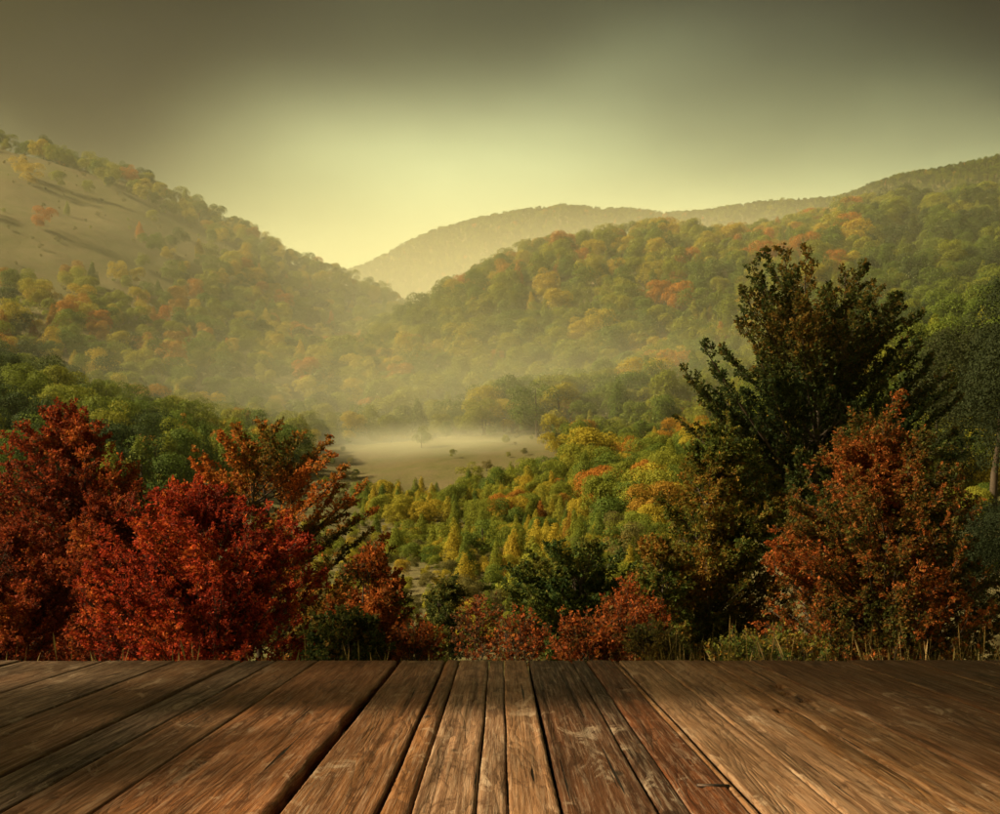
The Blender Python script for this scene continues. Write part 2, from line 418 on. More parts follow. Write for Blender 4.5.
# ------------------------------------------------------------------ the wooden deck: every plank its own part
DECK_FAR = EYE * FPX / 122.5
def build_deck():
    deck = empty('wooden_deck', (0, 0, -0.6))
    tag(deck, 'weathered brown plank deck looking out over the autumn valley', 'deck')
    K = 0.95
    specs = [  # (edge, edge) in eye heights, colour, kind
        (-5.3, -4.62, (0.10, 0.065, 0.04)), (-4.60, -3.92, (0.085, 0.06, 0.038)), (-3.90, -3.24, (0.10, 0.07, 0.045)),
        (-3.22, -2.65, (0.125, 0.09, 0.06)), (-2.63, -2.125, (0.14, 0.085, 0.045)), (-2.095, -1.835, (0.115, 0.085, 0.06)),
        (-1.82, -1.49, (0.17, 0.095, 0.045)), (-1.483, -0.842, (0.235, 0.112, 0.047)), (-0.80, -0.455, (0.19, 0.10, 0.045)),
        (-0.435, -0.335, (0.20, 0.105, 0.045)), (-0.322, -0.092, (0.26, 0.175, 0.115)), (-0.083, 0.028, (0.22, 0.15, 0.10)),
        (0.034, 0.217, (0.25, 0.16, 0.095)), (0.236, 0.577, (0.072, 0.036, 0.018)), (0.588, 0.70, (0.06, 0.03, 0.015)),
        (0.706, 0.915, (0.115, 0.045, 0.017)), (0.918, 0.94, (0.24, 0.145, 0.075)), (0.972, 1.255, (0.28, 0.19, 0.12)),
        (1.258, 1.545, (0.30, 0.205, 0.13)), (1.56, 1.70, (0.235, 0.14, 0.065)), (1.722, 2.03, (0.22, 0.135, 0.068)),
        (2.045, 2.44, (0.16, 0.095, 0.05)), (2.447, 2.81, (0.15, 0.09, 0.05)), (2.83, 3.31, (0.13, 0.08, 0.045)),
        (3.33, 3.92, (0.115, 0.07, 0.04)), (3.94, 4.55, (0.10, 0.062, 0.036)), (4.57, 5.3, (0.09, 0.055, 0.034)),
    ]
    holes = [(1.87, 6.52, .040, .11), (1.857, 6.22, .036, .09), (1.88, 5.93, .030, .08), (1.64, 5.58, .034, .10)]
    prng = np.random.default_rng(3)
    ys = np.concatenate([np.linspace(-2.2, 3.0, 12), np.linspace(3.08, DECK_FAR, 210)])
    T = 0.085
    for n, (a, b, col) in enumerate(specs):
        x0, x1 = a * EYE, b * EYE
        w = x1 - x0
        nx = max(5, min(34, int(w / 0.014)))
        us = np.linspace(0, 1, nx)
        us = 0.5 - 0.5 * np.cos(us * math.pi) * (0.55) + (us - .5) * .45       # denser near the edges
        us = (us - us[0]) / (us[-1] - us[0])
        # wandering edges
        def wander(amp, s):
            ph = prng.uniform(0, 6.3, 5); fr = prng.uniform(.5, 4.5, 5)
            return amp * sum(np.sin(ys * fr[k] * s + ph[k]) / (1 + k * .5) for k in range(5)) / 2
        el = wander(0.0028, 1) + prng.normal(0, .0007, len(ys)); er = wander(0.0028, 1) + prng.normal(0, .0007, len(ys))
        if n == 7:    # the broken edge beside the wide gap
            chip = 0.028 * np.clip((ys - 5.0) / .3, 0, 1) * np.clip((6.6 - ys) / .9, 0, 1) + 0.022 * np.clip((5.0 - ys) / .25, 0, 1) * np.clip((ys - 2.5) / 2, 0, 1) + .004 * np.sin(ys * 13) + prng.normal(0, .0012, len(ys))
            er = er - chip
        X = x0 + el[:, None] + us[None] * (w + (er - el)[:, None])
        Y = np.repeat(ys[:, None], nx, 1) * 1.0
        Y[-1] += wander(0.0035, 1)[:1]
        d = np.minimum(us, 1 - us) * w
        Z = np.zeros_like(X) - 0.006 * np.clip(1 - d / 0.010, 0, 1)[None] ** 2
        cup = prng.uniform(-1, 1)
        Z += cup * 0.0035 * ((us[None] - .5) * 2) ** 2 + prng.uniform(-.004, .002)
        Z += wander(0.0015, .6)[:, None]
        Z += 0.0012 * np.sin(us[None] * prng.uniform(8, 14) * w * 20 + 0.8 * np.sin(ys[:, None] * 1.3) + prng.uniform(0, 6))
        # splits running along the grain
        for _ in range(prng.integers(1, 4) if w > .12 else 0):
            cu = prng.uniform(.15, .85); c0 = prng.uniform(2.5, 6.5); ln = prng.uniform(.8, 2.6)
            path = cu + 0.012 / w * np.sin(ys * prng.uniform(1, 2.5) + prng.uniform(0, 6))
            prof = np.clip(1 - np.abs((ys - c0) / ln), 0, 1) ** .5
            k = np.argmin(np.abs(us[None] - path[:, None]), 1)
            Z[np.arange(len(ys)), k] -= 0.012 * prof
        for hx, hy, hw, hl in holes:
            if a < hx < b:
                msk = (np.abs(X - hx * EYE) < hw * 0.8) & (np.abs(Y - hy) < hl * .6)
                Z = np.where(msk, -0.080, Z)
        top = np.stack([X, Y, Z], -1)
        ny = len(ys)
        bot = top.copy(); bot[..., 2] = -T
        idx = np.arange(ny * nx).reshape(ny, nx)
        f = [np.stack([idx[:-1, :-1], idx[:-1, 1:], idx[1:, 1:], idx[1:, :-1]], -1).reshape(-1, 4)]
        # skirt: side rows of bottom verts
        ring = np.concatenate([idx[0, :], idx[1:, -1], idx[-1, -2::-1], idx[-2:0:-1, 0]])
        nv = ny * nx
        bv = top.reshape(-1, 3)[ring].copy(); bv[:, 2] = -T
        m = len(ring)
        r2 = np.roll(np.arange(m), -1)
        f.append(np.stack([ring, nv + np.arange(m), nv + r2, ring[r2]], -1))
        # underside strip between the two long sides
        li = {int(v): k for k, v in enumerate(ring)}
        fb = []
        for q in range(ny - 1):
            fb.append((nv + li[int(idx[q, 0])], nv + li[int(idx[q + 1, 0])], nv + li[int(idx[q + 1, -1])], nv + li[int(idx[q, -1])]))
        f.append(np.array(fb))
        o = mesh_obj('plank', np.vstack([top.reshape(-1, 3), bv]), np.vstack(f), M_WOOD, deck, smooth=False)
        o.location = (0, 0, 0.6)
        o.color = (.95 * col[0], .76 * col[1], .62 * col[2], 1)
    # joists and posts that carry the planks
    for jy in np.linspace(-1.9, DECK_FAR - 0.35, 9):
        v, f = box_arrays(-4.6, 4.6, jy - .04, jy + .04, 0.36, 0.513)
        o = mesh_obj('joist', v, f, M_WOOD, deck); o.color = (0.07, 0.045, 0.03, 1)
    for px_ in (-4.3, -1.45, 1.45, 4.3):
        for jy in (-1.9, 2.7, DECK_FAR - .35):
            v, f = box_arrays(px_ - .06, px_ + .06, jy - .055, jy + .055, -0.5, 0.358)
            o = mesh_obj('post', v, f, M_WOOD, deck); o.color = (0.07, 0.045, 0.03, 1)
    # thin dark bar added for a slot mark in the reddish plank
    t = NT('slot_bar_metal')
    b_ = t.n('ShaderNodeBsdfPrincipled', i_Roughness=0.6, i_Metallic=0.6)
    tc_ = t.n('ShaderNodeTexCoord')
    t.l(t.ramp(t.noise(tc_.outputs['Object'], 60, 4), [(0.35, (0.015, 0.012, 0.01)), (0.7, (0.06, 0.03, 0.015))]), b_.inputs['Base Color'])
    t.surf(b_.outputs[0])
    v, f = box_arrays(0.715, 0.83, 3.885, 3.903, 0.594, 0.606)
    v[:, 1] -= (v[:, 0] - .715) * .12
    mesh_obj('slot_bar', v, f, t.m, deck)
build_deck()

# ------------------------------------------------------------------ hillside trees (crown + trunk meshes shared by all copies)
def leaf_cards(cent, nrm, size, r, aspect=1.0):
    """one four-cornered leaf clump per point"""
    n = len(cent)
    nrm = norm(nrm)
    a = norm(np.cross(nrm, r.normal(size=(n, 3))))
    b = np.cross(nrm, a)
    s = (size * r.uniform(.6, 1.3, n))[:, None]
    fold = nrm * s * r.uniform(-.3, .3, n)[:, None]
    v = np.stack([cent - a * s * aspect, cent + b * s * .55 + fold, cent + a * s * aspect, cent - b * s * .55 + fold], 1).reshape(-1, 3)
    f = np.arange(n * 4).reshape(n, 4)
    return v, f

def broadleaf_mesh(r, h, w, nleaf, size, kind='round'):
    """lumpy crown: leaf clumps on and under the surface of many lobes"""
    nl = r.integers(14, 22)
    lob = []
    for k in range(nl):
        if kind == 'round':
            ph = r.uniform(0, 6.28); zz = r.uniform(-.8, .9); rad = math.sqrt(max(0, 1 - zz * zz)) * r.uniform(.35, .72)
            lob.append((math.cos(ph) * rad * w, math.sin(ph) * rad * w, h * (.53 + .33 * zz), w * r.uniform(.30, .50)))
        else:
            zz = (k + r.uniform(0, 1)) / nl
            rad = (1 - zz) ** .8 * r.uniform(.1, .55); ph = r.uniform(0, 6.28)
            lob.append((math.cos(ph) * rad * w, math.sin(ph) * rad * w, h * (.14 + .76 * zz), w * (.58 * (1 - zz) + .17)))
    lob = np.array(lob)
    k = r.choice(nl, nleaf, p=lob[:, 3] ** 2 / (lob[:, 3] ** 2).sum())
    d = norm(r.normal(size=(nleaf, 3)))
    d[:, 2] = np.where(d[:, 2] < -.35, -d[:, 2], d[:, 2])
    rr = lob[k, 3] * (1 - np.abs(r.normal(0, .13, nleaf))) * (1 + .14 * np.sin(d[:, 0] * 7 + k) * np.sin(d[:, 1] * 6 + d[:, 2] * 5))
    c = lob[k, :3] + d * rr[:, None] * np.array([1, 1, .85 if kind == 'round' else 1.5])
    nrm = d + r.normal(0, .45, (nleaf, 3))
    c[:, 2] = np.maximum(c[:, 2], h * .06)
    return leaf_cards(c, nrm, size, r)

def trunk_arrays(r, h, rad):
    zs = np.linspace(-.06, .75, 6) * h
    bend = np.cumsum(r.normal(0, .012 * h, (6, 2)), 0); bend -= bend[0]
    v = []
    for q, z in enumerate(zs):
        rr = rad * (1.25 if q == 0 else 1) * (1 - .8 * q / 5.0)
        for s in range(6):
            v.append((bend[q, 0] + rr * math.cos(s * 1.0472), bend[q, 1] + rr * math.sin(s * 1.0472), z))
    f = [(q * 6 + s, q * 6 + (s + 1) % 6, (q + 1) * 6 + (s + 1) % 6, (q + 1) * 6 + s) for q in range(5) for s in range(6)]
    return np.array(v), np.array(f)

VAR = []       # (crown arrays, trunk arrays, kind)
vr = np.random.default_rng(21)
for k in range(6):
    VAR.append((broadleaf_mesh(vr, 1.0, vr.uniform(.40, .52), 6500, .0145, 'round'), trunk_arrays(vr, 1.0, .028), 'round'))
for k in range(4):
    VAR.append((broadleaf_mesh(vr, 1.0, vr.uniform(.24, .32), 5000, .0135, 'cone'), trunk_arrays(vr, 1.0, .022), 'cone'))
FINE = []
ROUND, CONE = list(range(6)), list(range(6, 10))
for k in range(2):
    FINE.append(len(VAR)); VAR.append((broadleaf_mesh(vr, 1.0, .40, 30000, .0062, 'round'), trunk_arrays(vr, 1.0, .022), 'round'))
CROWN, TRUNK, SRC = {}, {}, {}
src_coll = bpy.data.collections.new('forest_sources')
FAMS = ['green', 'olive', 'yellow', 'orange', 'dark', 'bush']
def crown_data(fam, k):
    if (fam, k) not in CROWN:
        o = mesh_obj('crown', *VAR[k][0], FAM[fam], link=False)
        CROWN[(fam, k)] = o.data; bpy.data.objects.remove(o)
    return CROWN[(fam, k)]
def trunk_data(k):
    if k not in TRUNK:
        o = mesh_obj('trunk', *VAR[k][1], M_BARK, link=False, smooth=True)
        TRUNK[k] = o.data; bpy.data.objects.remove(o)
    return TRUNK[k]
src_index = {}
for fi, fam in enumerate(FAMS):
    for k in range(10):
        o = bpy.data.objects.new('source_%03d' % (fi * 10 + k), crown_data(fam, k))
        src_coll.objects.link(o)
        src_index[(fam, k)] = fi * 10 + k

def stuff_forest(name, rows, label):
    """rows: x, y, z, height, rotation, source index"""
    me = bpy.data.meshes.new(name)
    rows = np.array(rows, float)
    me.vertices.add(len(rows)); me.vertices.foreach_set('co', rows[:, :3].astype(np.float32).ravel())
    for nm, typ, colm in (('size', 'FLOAT', 3), ('turn', 'FLOAT', 4), ('pick', 'INT', 5)):
        a = me.attributes.new(nm, typ, 'POINT')
        a.data.foreach_set('value', rows[:, colm].astype(np.int32 if typ == 'INT' else np.float32))
    o = bpy.data.objects.new(name, me); C.objects.link(o)
    ng = bpy.data.node_groups.new(name + '_nodes', 'GeometryNodeTree')
    ng.interface.new_socket('Geometry', in_out='INPUT', socket_type='NodeSocketGeometry')
    ng.interface.new_socket('Geometry', in_out='OUTPUT', socket_type='NodeSocketGeometry')
    N, L = ng.nodes, ng.links
    gi, go = N.new('NodeGroupInput'), N.new('NodeGroupOutput')
    iop = N.new('GeometryNodeInstanceOnPoints')
    ci = N.new('GeometryNodeCollectionInfo'); ci.inputs['Collection'].default_value = src_coll
    ci.inputs['Separate Children'].default_value = True; ci.inputs['Reset Children'].default_value = True
    def attr(nm, typ):
        a = N.new('GeometryNodeInputNamedAttribute'); a.data_type = typ; a.inputs['Name'].default_value = nm
        return a.outputs['Attribute']
    L.new(gi.outputs[0], iop.inputs['Points'])
    L.new(ci.outputs[0], iop.inputs['Instance'])
    iop.inputs['Pick Instance'].default_value = True
    L.new(attr('pick', 'INT'), iop.inputs['Instance Index'])
    cx = N.new('ShaderNodeCombineXYZ'); L.new(attr('turn', 'FLOAT'), cx.inputs[2])
    L.new(cx.outputs[0], iop.inputs['Rotation'])
    L.new(attr('size', 'FLOAT'), iop.inputs['Scale'])
    L.new(iop.outputs[0], go.inputs[0])
    md = o.modifiers.new('forest', 'NODES'); md.node_group = ng
    tag(o, label, kind='stuff')
    return o

def visible(x, y, ztop):
    """is the tree top above the terrain along the sight line"""
    t = np.linspace(.06, .985, 90)
    return bool(np.all(EYE + (ztop - EYE) * t > ground_z(x * t, y * t)))

def pix(x, y, z):
    return 500 + x / y * FPX, HORIZON - (z - EYE) / y * FPX

def scatter(az0, az1, d0, d1, spacing, r, dens=lambda a, d: 1.0):
    """jittered positions on the ground between two azimuths (picture columns) and depths"""
    out = []
    d = d0
    while d < d1:
        u0, u1 = (az0 - 500) / FPX * d, (az1 - 500) / FPX * d
        x = u0 + r.uniform(0, spacing)
        while x < u1:
            xx, yy = x + r.uniform(-.42, .42) * spacing, d + r.uniform(-.42, .42) * spacing
            if r.random() < dens(500 + xx / yy * FPX, yy): out.append((xx, yy))
            x += spacing
        d += spacing * .87
    return out

tr = np.random.default_rng(77)
def pick_family(px, py, hill):
    u = tr.random()
    if hill == 'middle':
        top = np.clip((330 - py) / 80, 0, 1)
        if px > 860: return 'dark' if u < .45 else ('green' if u < .8 else 'olive')
        if u < .04 + .16 * top: return 'orange'
        if u < .14 + .28 * top: return 'yellow'
        if u < .55 + .20 * top: return 'olive'
        return 'green'
    if hill == 'grassy':
        if u < .09: return 'orange'
        if u < .30: return 'yellow'
        if u < .66: return 'olive'
        if u < .90: return 'green'
        return 'dark'
    if hill == 'lower':
        if px < 170: return 'dark' if u < .5 else ('green' if u < .8 else 'olive')
        if u < .06: return 'orange'
        if u < .24: return 'yellow'
        if u < .66: return 'olive'
        return 'green'
    return 'olive'

cands = []     # x, y, z, h, fam, variant, hill
def add_c(pts, hmin, hmax, hill, cone=0.12, fam=None):
    for x, y in pts:
        z = float(ground_z(x, y)) - .15
        px, py = pix(x, y, z)
        h = tr.uniform(hmin, hmax)
        k = int(tr.choice(CONE)) if tr.random() < cone else int(tr.choice(ROUND))
        cands.append((x, y, z, h, fam or pick_family(px, py, hill), k, hill))

# wooded hill beyond the meadow
def d_mid(px, d):
    edge = np.interp(px, [330, 360, 420, 520, 620, 760, 1000], [320, 270, 232, 212, 195, 180, 165])
    return 1.0 if d > edge else 0.0
add_c(scatter(330, 1060, 165, 462, 5.9, tr, d_mid), 5.5, 13.0, 'middle', .16)
# grassy hill: woods on its lower slope and right shoulder, grass above
def d_left(px, d):
    if px > 415: return 0
    if d > 478: return .9 if px > 30 else .35
    band = np.interp(px, [-60, 60, 130, 200, 260, 330], [262, 285, 330, 385, 440, 480])
    up = 0.05 if d > band + 45 else (.35 if d > band else .94)
    if d > 440 and px > 90: up = max(up, .55)
    return up
add_c(scatter(-60, 415, 228, 520, 6.6, tr, d_left), 5.5, 10.5, 'grassy', .08)
# lower woods on both sides of the valley
def d_low_l(px, d):
    return .85 if px < np.interp(d, [90, 130, 165, 228], [150, 215, 290, 340]) else 0.0
add_c(scatter(-60, 350, 95, 228, 5.2, tr, d_low_l), 5.5, 9.5, 'lower', .15)
def d_low_r(px, d):
    return .85 if px > np.interp(d, [80, 110, 150, 190, 240], [600, 590, 545, 520, 540]) else 0.0
add_c(scatter(560, 1060, 85, 200, 4.4, tr, d_low_r), 4.0, 7.5, 'lower', .2)
big = [c for c in cands]
# young larch plantation across the valley floor
add_c(scatter(355, 590, 104, 142, 2.4, tr, lambda px, d: .9 if d > 116 or px > 480 else .45), 2.3, 4.4, 'plantation', .7)
add_c(scatter(470, 590, 146, 164, 3.6, tr, lambda px, d: .8), 3.6, 6.0, 'plantation', .35)
add_c(scatter(400, 660, 50, 106, 2.5, tr, lambda px, d: .75 if px > 470 or (d < 84 and px > 425) else .10), 1.8, 3.7, 'plantation', .75)

def plant_family(c):
    u = tr.random()
    return 'olive' if u < .52 else ('yellow' if u < .80 else ('green' if u < .94 else 'orange'))
cands = [(c[0], c[1], c[2], c[3], plant_family(c) if c[6] == 'plantation' else c[4], c[5], c[6]) for c in cands]
# marked single trees
def lone(px, py_base, D, h, fam, k, hill):
    x, y, _ = P(px, py_base, D); cands.append((x, y, float(ground_z(x, y)) - .1, h, fam, k, hill))
lone(422, 470, 203, 4.6, 'green', 1, 'meadow')
lone(446, 470, 226, 4.2, 'green', 3, 'meadow')
lone(595, 500, 158, 9.0, 'yellow', 2, 'marked_yellow')
lone(487, 500, 176, 2.2, 'bush', 0, 'meadow_bush')
lone(140, 440, 118, 6.5, 'orange', 4, 'marked_orange')
lone(44, 150, 492, 12.5, 'dark', 5, 'marked_top')
for n_, (px, D, h, k) in enumerate(((990, 70, 14.5, 10), (1040, 60, 16, 11), (940, 84, 12, 11), (1005, 40, 6.5, 10), (965, 46, 6.0, 11))):
    lone(px, 600, D, h, 'deep', k, 'edge_dark%d' % n_)

COLOUR = {'green': 'leafy green', 'olive': 'olive-green', 'yellow': 'golden yellow', 'orange': 'rusty orange', 'dark': 'dark green', 'deep': 'very dark green', 'bush': 'brownish'}
PLACE = {
    'middle': ('on the wooded hill behind the misty meadow', 'trees on the wooded hill'),
    'grassy': ('on the hill with the bare grassy slope', 'trees on the grassy hill'),
    'lower': ('in the lower woods at the side of the valley', 'trees in the lower woods'),
    'plantation': ('in the thicket across the valley floor', 'young trees on the valley floor'),
    'meadow': ('standing in the mist on the pale meadow', 'trees in the meadow mist'),
    'meadow_bush': ('on the edge of the pale misty meadow', None),
    'marked_yellow': ('rising above the thicket beside the meadow', None),
    'marked_orange': ('alone among the dark lower woods behind the red trees', None),
    'marked_top': ('standing out on top of the hill with the bare grassy slope', None),
    'edge_dark0': ('towering behind the rusty birch and the tall beech', None),
    'edge_dark1': ('mostly hidden beyond the towering dark one', None),
    'edge_dark2': ('half hidden behind the limbs of the tall beech', None),
    'edge_dark3': ('low and close behind the rusty birch', None),
    'edge_dark4': ('small, filling the gap between rusty birch and tall beech', None),
}
vis, rest = [], []
for c in cands:
    x, y, z, h = c[:4]
    px, py = pix(x, y, z + h)
    inframe = -15 < px < 1015
    v = inframe and visible(x, y, z + h * .8)
    hid = (px < 330 and py > 470) or (px > 660 and py > 500)     # behind the near trees
    (vis if v and not hid else rest).append((h / y, c))
vis.sort(key=lambda q: -q[0])
LIMIT = {'round': 285, 'cone': 150}
cnt = {'round': 0, 'cone': 0}
marked = ('meadow', 'meadow_bush', 'marked_yellow', 'marked_orange', 'marked_top', 'edge_dark0', 'edge_dark1', 'edge_dark2', 'edge_dark3', 'edge_dark4')
def place_tree(c):
    x, y, z, h, fam, k, hill = c
    cone = k in CONE
    name = 'shrub' if hill == 'meadow_bush' else ('larch_tree' if cone else 'broadleaf_tree')
    o = empty(name, (x, y, z))
    o.rotation_euler = (0, 0, tr.uniform(0, 6.28))
    s = h * tr.uniform(.8, 1.22)
    o.scale = (s, s, h)
    pl, grp = PLACE[hill]
    if hill == 'lower':
        pl = 'in the lower woods below the bare grassy slope' if x < 0 else 'in the lower woods beside the tall beech'
        grp = 'lower woods below the grassy slope' if x < 0 else 'lower woods beside the beech'
    size = 'small ' if h < {'middle': 8.8, 'grassy': 7.2, 'lower': 6.4, 'plantation': 3.0}.get(hill, 0) else ('tall ' if h > {'middle': 10.6, 'grassy': 9.0, 'lower': 7.9, 'plantation': 4.4}.get(hill, 99) else '')
    shape = 'shrub' if hill == 'meadow_bush' else ('narrow pointed tree' if cone else 'round-crowned tree')
    tag(o, '%s%s %s %s' % (size, COLOUR[fam], shape, pl), 'shrub' if hill == 'meadow_bush' else 'tree',
        '%s: %s%s %s' % (grp, size, COLOUR[fam], 'pointed' if cone else 'round') if grp else None)
    for nm, dat in (('crown', crown_data(fam, k)), ('trunk', trunk_data(k))):
        ch = bpy.data.objects.new(nm, dat); C.objects.link(ch); ch.parent = o
n_ind = 0
stuff_rows = {}
for sz, c in vis:
    kd = 'cone' if c[5] in CONE else 'round'
    if c[6] in marked or cnt[kd] < LIMIT[kd]:
        cnt[kd] += 1; place_tree(c); n_ind += 1
    else:
        stuff_rows.setdefault(c[6], []).append((c[0], c[1], c[2], c[3], tr.uniform(0, 6.28), src_index[(c[4], c[5])]))
for sz, c in rest:
    if c[6] in marked: place_tree(c); continue
    stuff_rows.setdefault(c[6], []).append((c[0], c[1], c[2], c[3], tr.uniform(0, 6.28), src_index[(c[4], c[5])]))
# low bushes and far woods
rows = []
for x, y in scatter(-40, 420, 300, 520, 9.0, tr, lambda px, d: .5):
    rows.append((x, y, float(ground_z(x, y)) - .1, tr.uniform(.8, 2.6), tr.uniform(0, 6), src_index[('bush' if tr.random() < .7 else 'olive', int(tr.choice(ROUND)))]))
for x, y in scatter(300, 680, 40, 112, 1.35, tr, lambda px, d: .7 if px > 415 or d < 60 else .3) + scatter(300, 680, 112, 160, 2.2, tr, lambda px, d: .2) + scatter(300, 560, 160, 225, 3.0, tr, lambda px, d: .25 if px < 365 or px > 500 else .02):
    rows.append((x, y, float(ground_z(x, y)) - .05, tr.uniform(.4, 1.9), tr.uniform(0, 6), src_index[(('bush', 'olive', 'yellow', 'green')[int(tr.choice(4, p=[.3, .38, .22, .1]))], int(tr.choice(ROUND)))]))
for x, y in scatter(330, 1060, 165, 470, 7.0, tr, d_mid) + scatter(560, 1060, 60, 200, 5.0, tr, d_low_r) + scatter(-60, 350, 70, 228, 5.0, tr, d_low_l):
    rows.append((x, y, float(ground_z(x, y)) - .1, tr.uniform(1.5, 3.6), tr.uniform(0, 6), src_index[(('bush', 'olive', 'green')[int(tr.choice(3, p=[.3, .4, .3]))], int(tr.choice(ROUND)))]))
stuff_forest('scrub', rows, 'low scrub dotted over the grassy slope and meadow')
far = []
for x, y in scatter(250, 1080, 820, 1015, 4.6, tr, lambda px, d: 1.0):
    far.append((x, y, float(ground_z(x, y)) - .2, tr.uniform(4.5, 7.0), tr.uniform(0, 6), src_index[(('green', 'olive', 'orange', 'dark')[int(tr.choice(4, p=[.35, .05, .02, .58]))], int(tr.choice(ROUND + CONE)))]))
for x, y in scatter(300, 520, 1200, 1310, 11, tr, lambda px, d: 1.0):
    far.append((x, y, float(ground_z(x, y)) - .2, tr.uniform(5, 8), tr.uniform(0, 6), src_index[('green', int(tr.choice(ROUND)))]))
stuff_forest('distant_woodland', far, 'hazy woods covering the distant ridge')
for hill, rws in stuff_rows.items():
    stuff_forest('woodland', rws, {'middle': 'massed tree crowns of the wooded hill', 'grassy': 'massed trees on the hill with the grassy slope',
        'lower': 'massed lower woods at the sides of the valley', 'plantation': 'massed young trees across the valley floor'}[hill])
print('individual far trees', n_ind, cnt, {k: len(v) for k, v in stuff_rows.items()}, len(rows), len(far))

# trees added out of view beside the deck, shaped and spaced to shade it
def shade_tree(name, label, x, y, fam, k, crown_z, crown_h, crown_w, trunk_h, group=None):
    y -= 1.1
    z = float(ground_z(x, y))
    o = empty(name, (x, y, z)); tag(o, label, 'shrub' if name == 'shrub' else 'tree', group)
    c = bpy.data.objects.new('crown', crown_data(fam, k)); C.objects.link(c); c.parent = o
    c.scale = (crown_w / .45, crown_w / .45, crown_h / .8); c.location = (0, 0, crown_z - .15 * crown_h / .8 - z)
    t_ = bpy.data.objects.new('trunk', trunk_data(k)); C.objects.link(t_); t_.parent = o
    t_.scale = (trunk_h * .55, trunk_h * .55, trunk_h / .75)
for q, (x, y, k) in enumerate(((-9.0, 4.3, 0), (-9.4, 2.4, 2), (-9.8, 5.6, 1), (-9.2, 0.4, 3), (-9.6, -1.6, 4))):
    shade_tree('shade_pine', 'added shade pine, tall and bare-stemmed with a high tuft of a crown, unseen beside the deck', x, y, 'dark', k, 7.4 - .7 * (x + 9), 3.0, 1.7, 9.5, 'added shade pines beside the deck')
for q, (x, y, k, b_, h_, w_) in enumerate(((-9.2, 7.6, 5, 3.0, 8.0, 1.9), (-10.2, 8.6, 4, 3.4, 9.0, 1.6), (-8.6, 6.6, 3, 3.0, 7.5, 1.5))):
    shade_tree('broadleaf_tree', ('full olive tree', 'taller olive tree', 'slender olive tree')[q] + ' added unseen at the side of the deck to shade its far end', x, y, 'olive', k, b_, h_, w_, 8)
for q, (x, y, k) in enumerate(((-8.2, 4.6, 4), (-8.3, 2.9, 1), (-8.0, 1.0, 2), (-7.6, 3.8, 0), (-7.7, 5.7, 5))):
    shade_tree('shrub', 'tall green shrub added unseen below the shade pines to shade the deck', x, y, 'green', k, 0.6, 4.3, 1.3, 3, 'added shade shrubs below the pines')

# ------------------------------------------------------------------ near trees grown branch by branch
def bez(p0, p1, p2, K):
    t = np.linspace(0, 1, K)[None, :, None]
    return (1 - t) ** 2 * p0[:, None] + 2 * t * (1 - t) * p1[:, None] + t ** 2 * p2[:, None]

def along(poly, idx, t):
    K = poly.shape[1]
    f = np.clip(t, 0, .9999) * (K - 1); i = f.astype(int); w = (f - i)[:, None]
    a, b = poly[idx, i], poly[idx, i + 1]
    return a * (1 - w) + b * w, norm(b - a)

def tubes(poly, r0, r1, S=5):
    """poly (N,K,3), r0/r1 radius at start/end (N)"""
    N, K, _ = poly.shape
    tan = np.gradient(poly, axis=1); tan = norm(tan)
    ref = np.where(np.abs(tan[..., 2:3]) > .9, np.array([1., 0, 0]), np.array([0, 0, 1.]))
    a = norm(np.cross(tan, ref)); b = np.cross(tan, a)
    t = np.linspace(0, 1, K)[None]
    rad = (r0[:, None] * (1 - t) + r1[:, None] * t)[..., None, None]
    th = np.arange(S) * 2 * math.pi / S
    ring = poly[:, :, None] + rad * (np.cos(th)[None, None, :, None] * a[:, :, None] + np.sin(th)[None, None, :, None] * b[:, :, None])
    v = ring.reshape(-1, 3)
    n = np.arange(N)[:, None, None] * K * S; k = np.arange(K - 1)[None, :, None] * S; s = np.arange(S)[None, None]
    s2 = (s + 1) % S
    f = np.stack([n + k + s, n + k + s2, n + k + S + s2, n + k + S + s], -1).reshape(-1, 4)
    return v, f

def shoots(poly, per, tmin, tmax, length, ang, r, planar=.7, rise=0.0, K=4, taper=.6, bend=.15):
    """side shoots of every branch; length: array per parent"""
    N = len(poly)
    idx = np.repeat(np.arange(N), per); M = len(idx)
    k = np.tile(np.arange(per), N)
    t = tmin + (tmax - tmin) * ((k + r.uniform(.1, .9, M)) / per)
    p, tan = along(poly, idx, t)
    up = np.tile(np.array([0, 0, 1.]), (M, 1)) + r.normal(0, 1 - planar, (M, 3)) * .9
    side = norm(np.cross(tan, up)) * np.where(k % 2 == 0, 1, -1)[:, None]
    a = ang + r.normal(0, .16, M)
    roll = r.normal(0, 1.2 * (1 - planar), M)[:, None]
    d = norm(np.cos(a)[:, None] * tan + np.sin(a)[:, None] * (side * np.cos(roll) + np.cross(tan, side) * np.sin(roll)))
    L = length[idx] * (1 - taper * t) * r.uniform(.65, 1.2, M)
    mid = p + d * (L * .5)[:, None]
    end = p + d * L[:, None] + np.array([0, 0, 1.])[None] * (L * rise)[:, None] + r.normal(0, bend, (M, 3)) * L[:, None] * .5
    return bez(p, mid, end, K), L, t

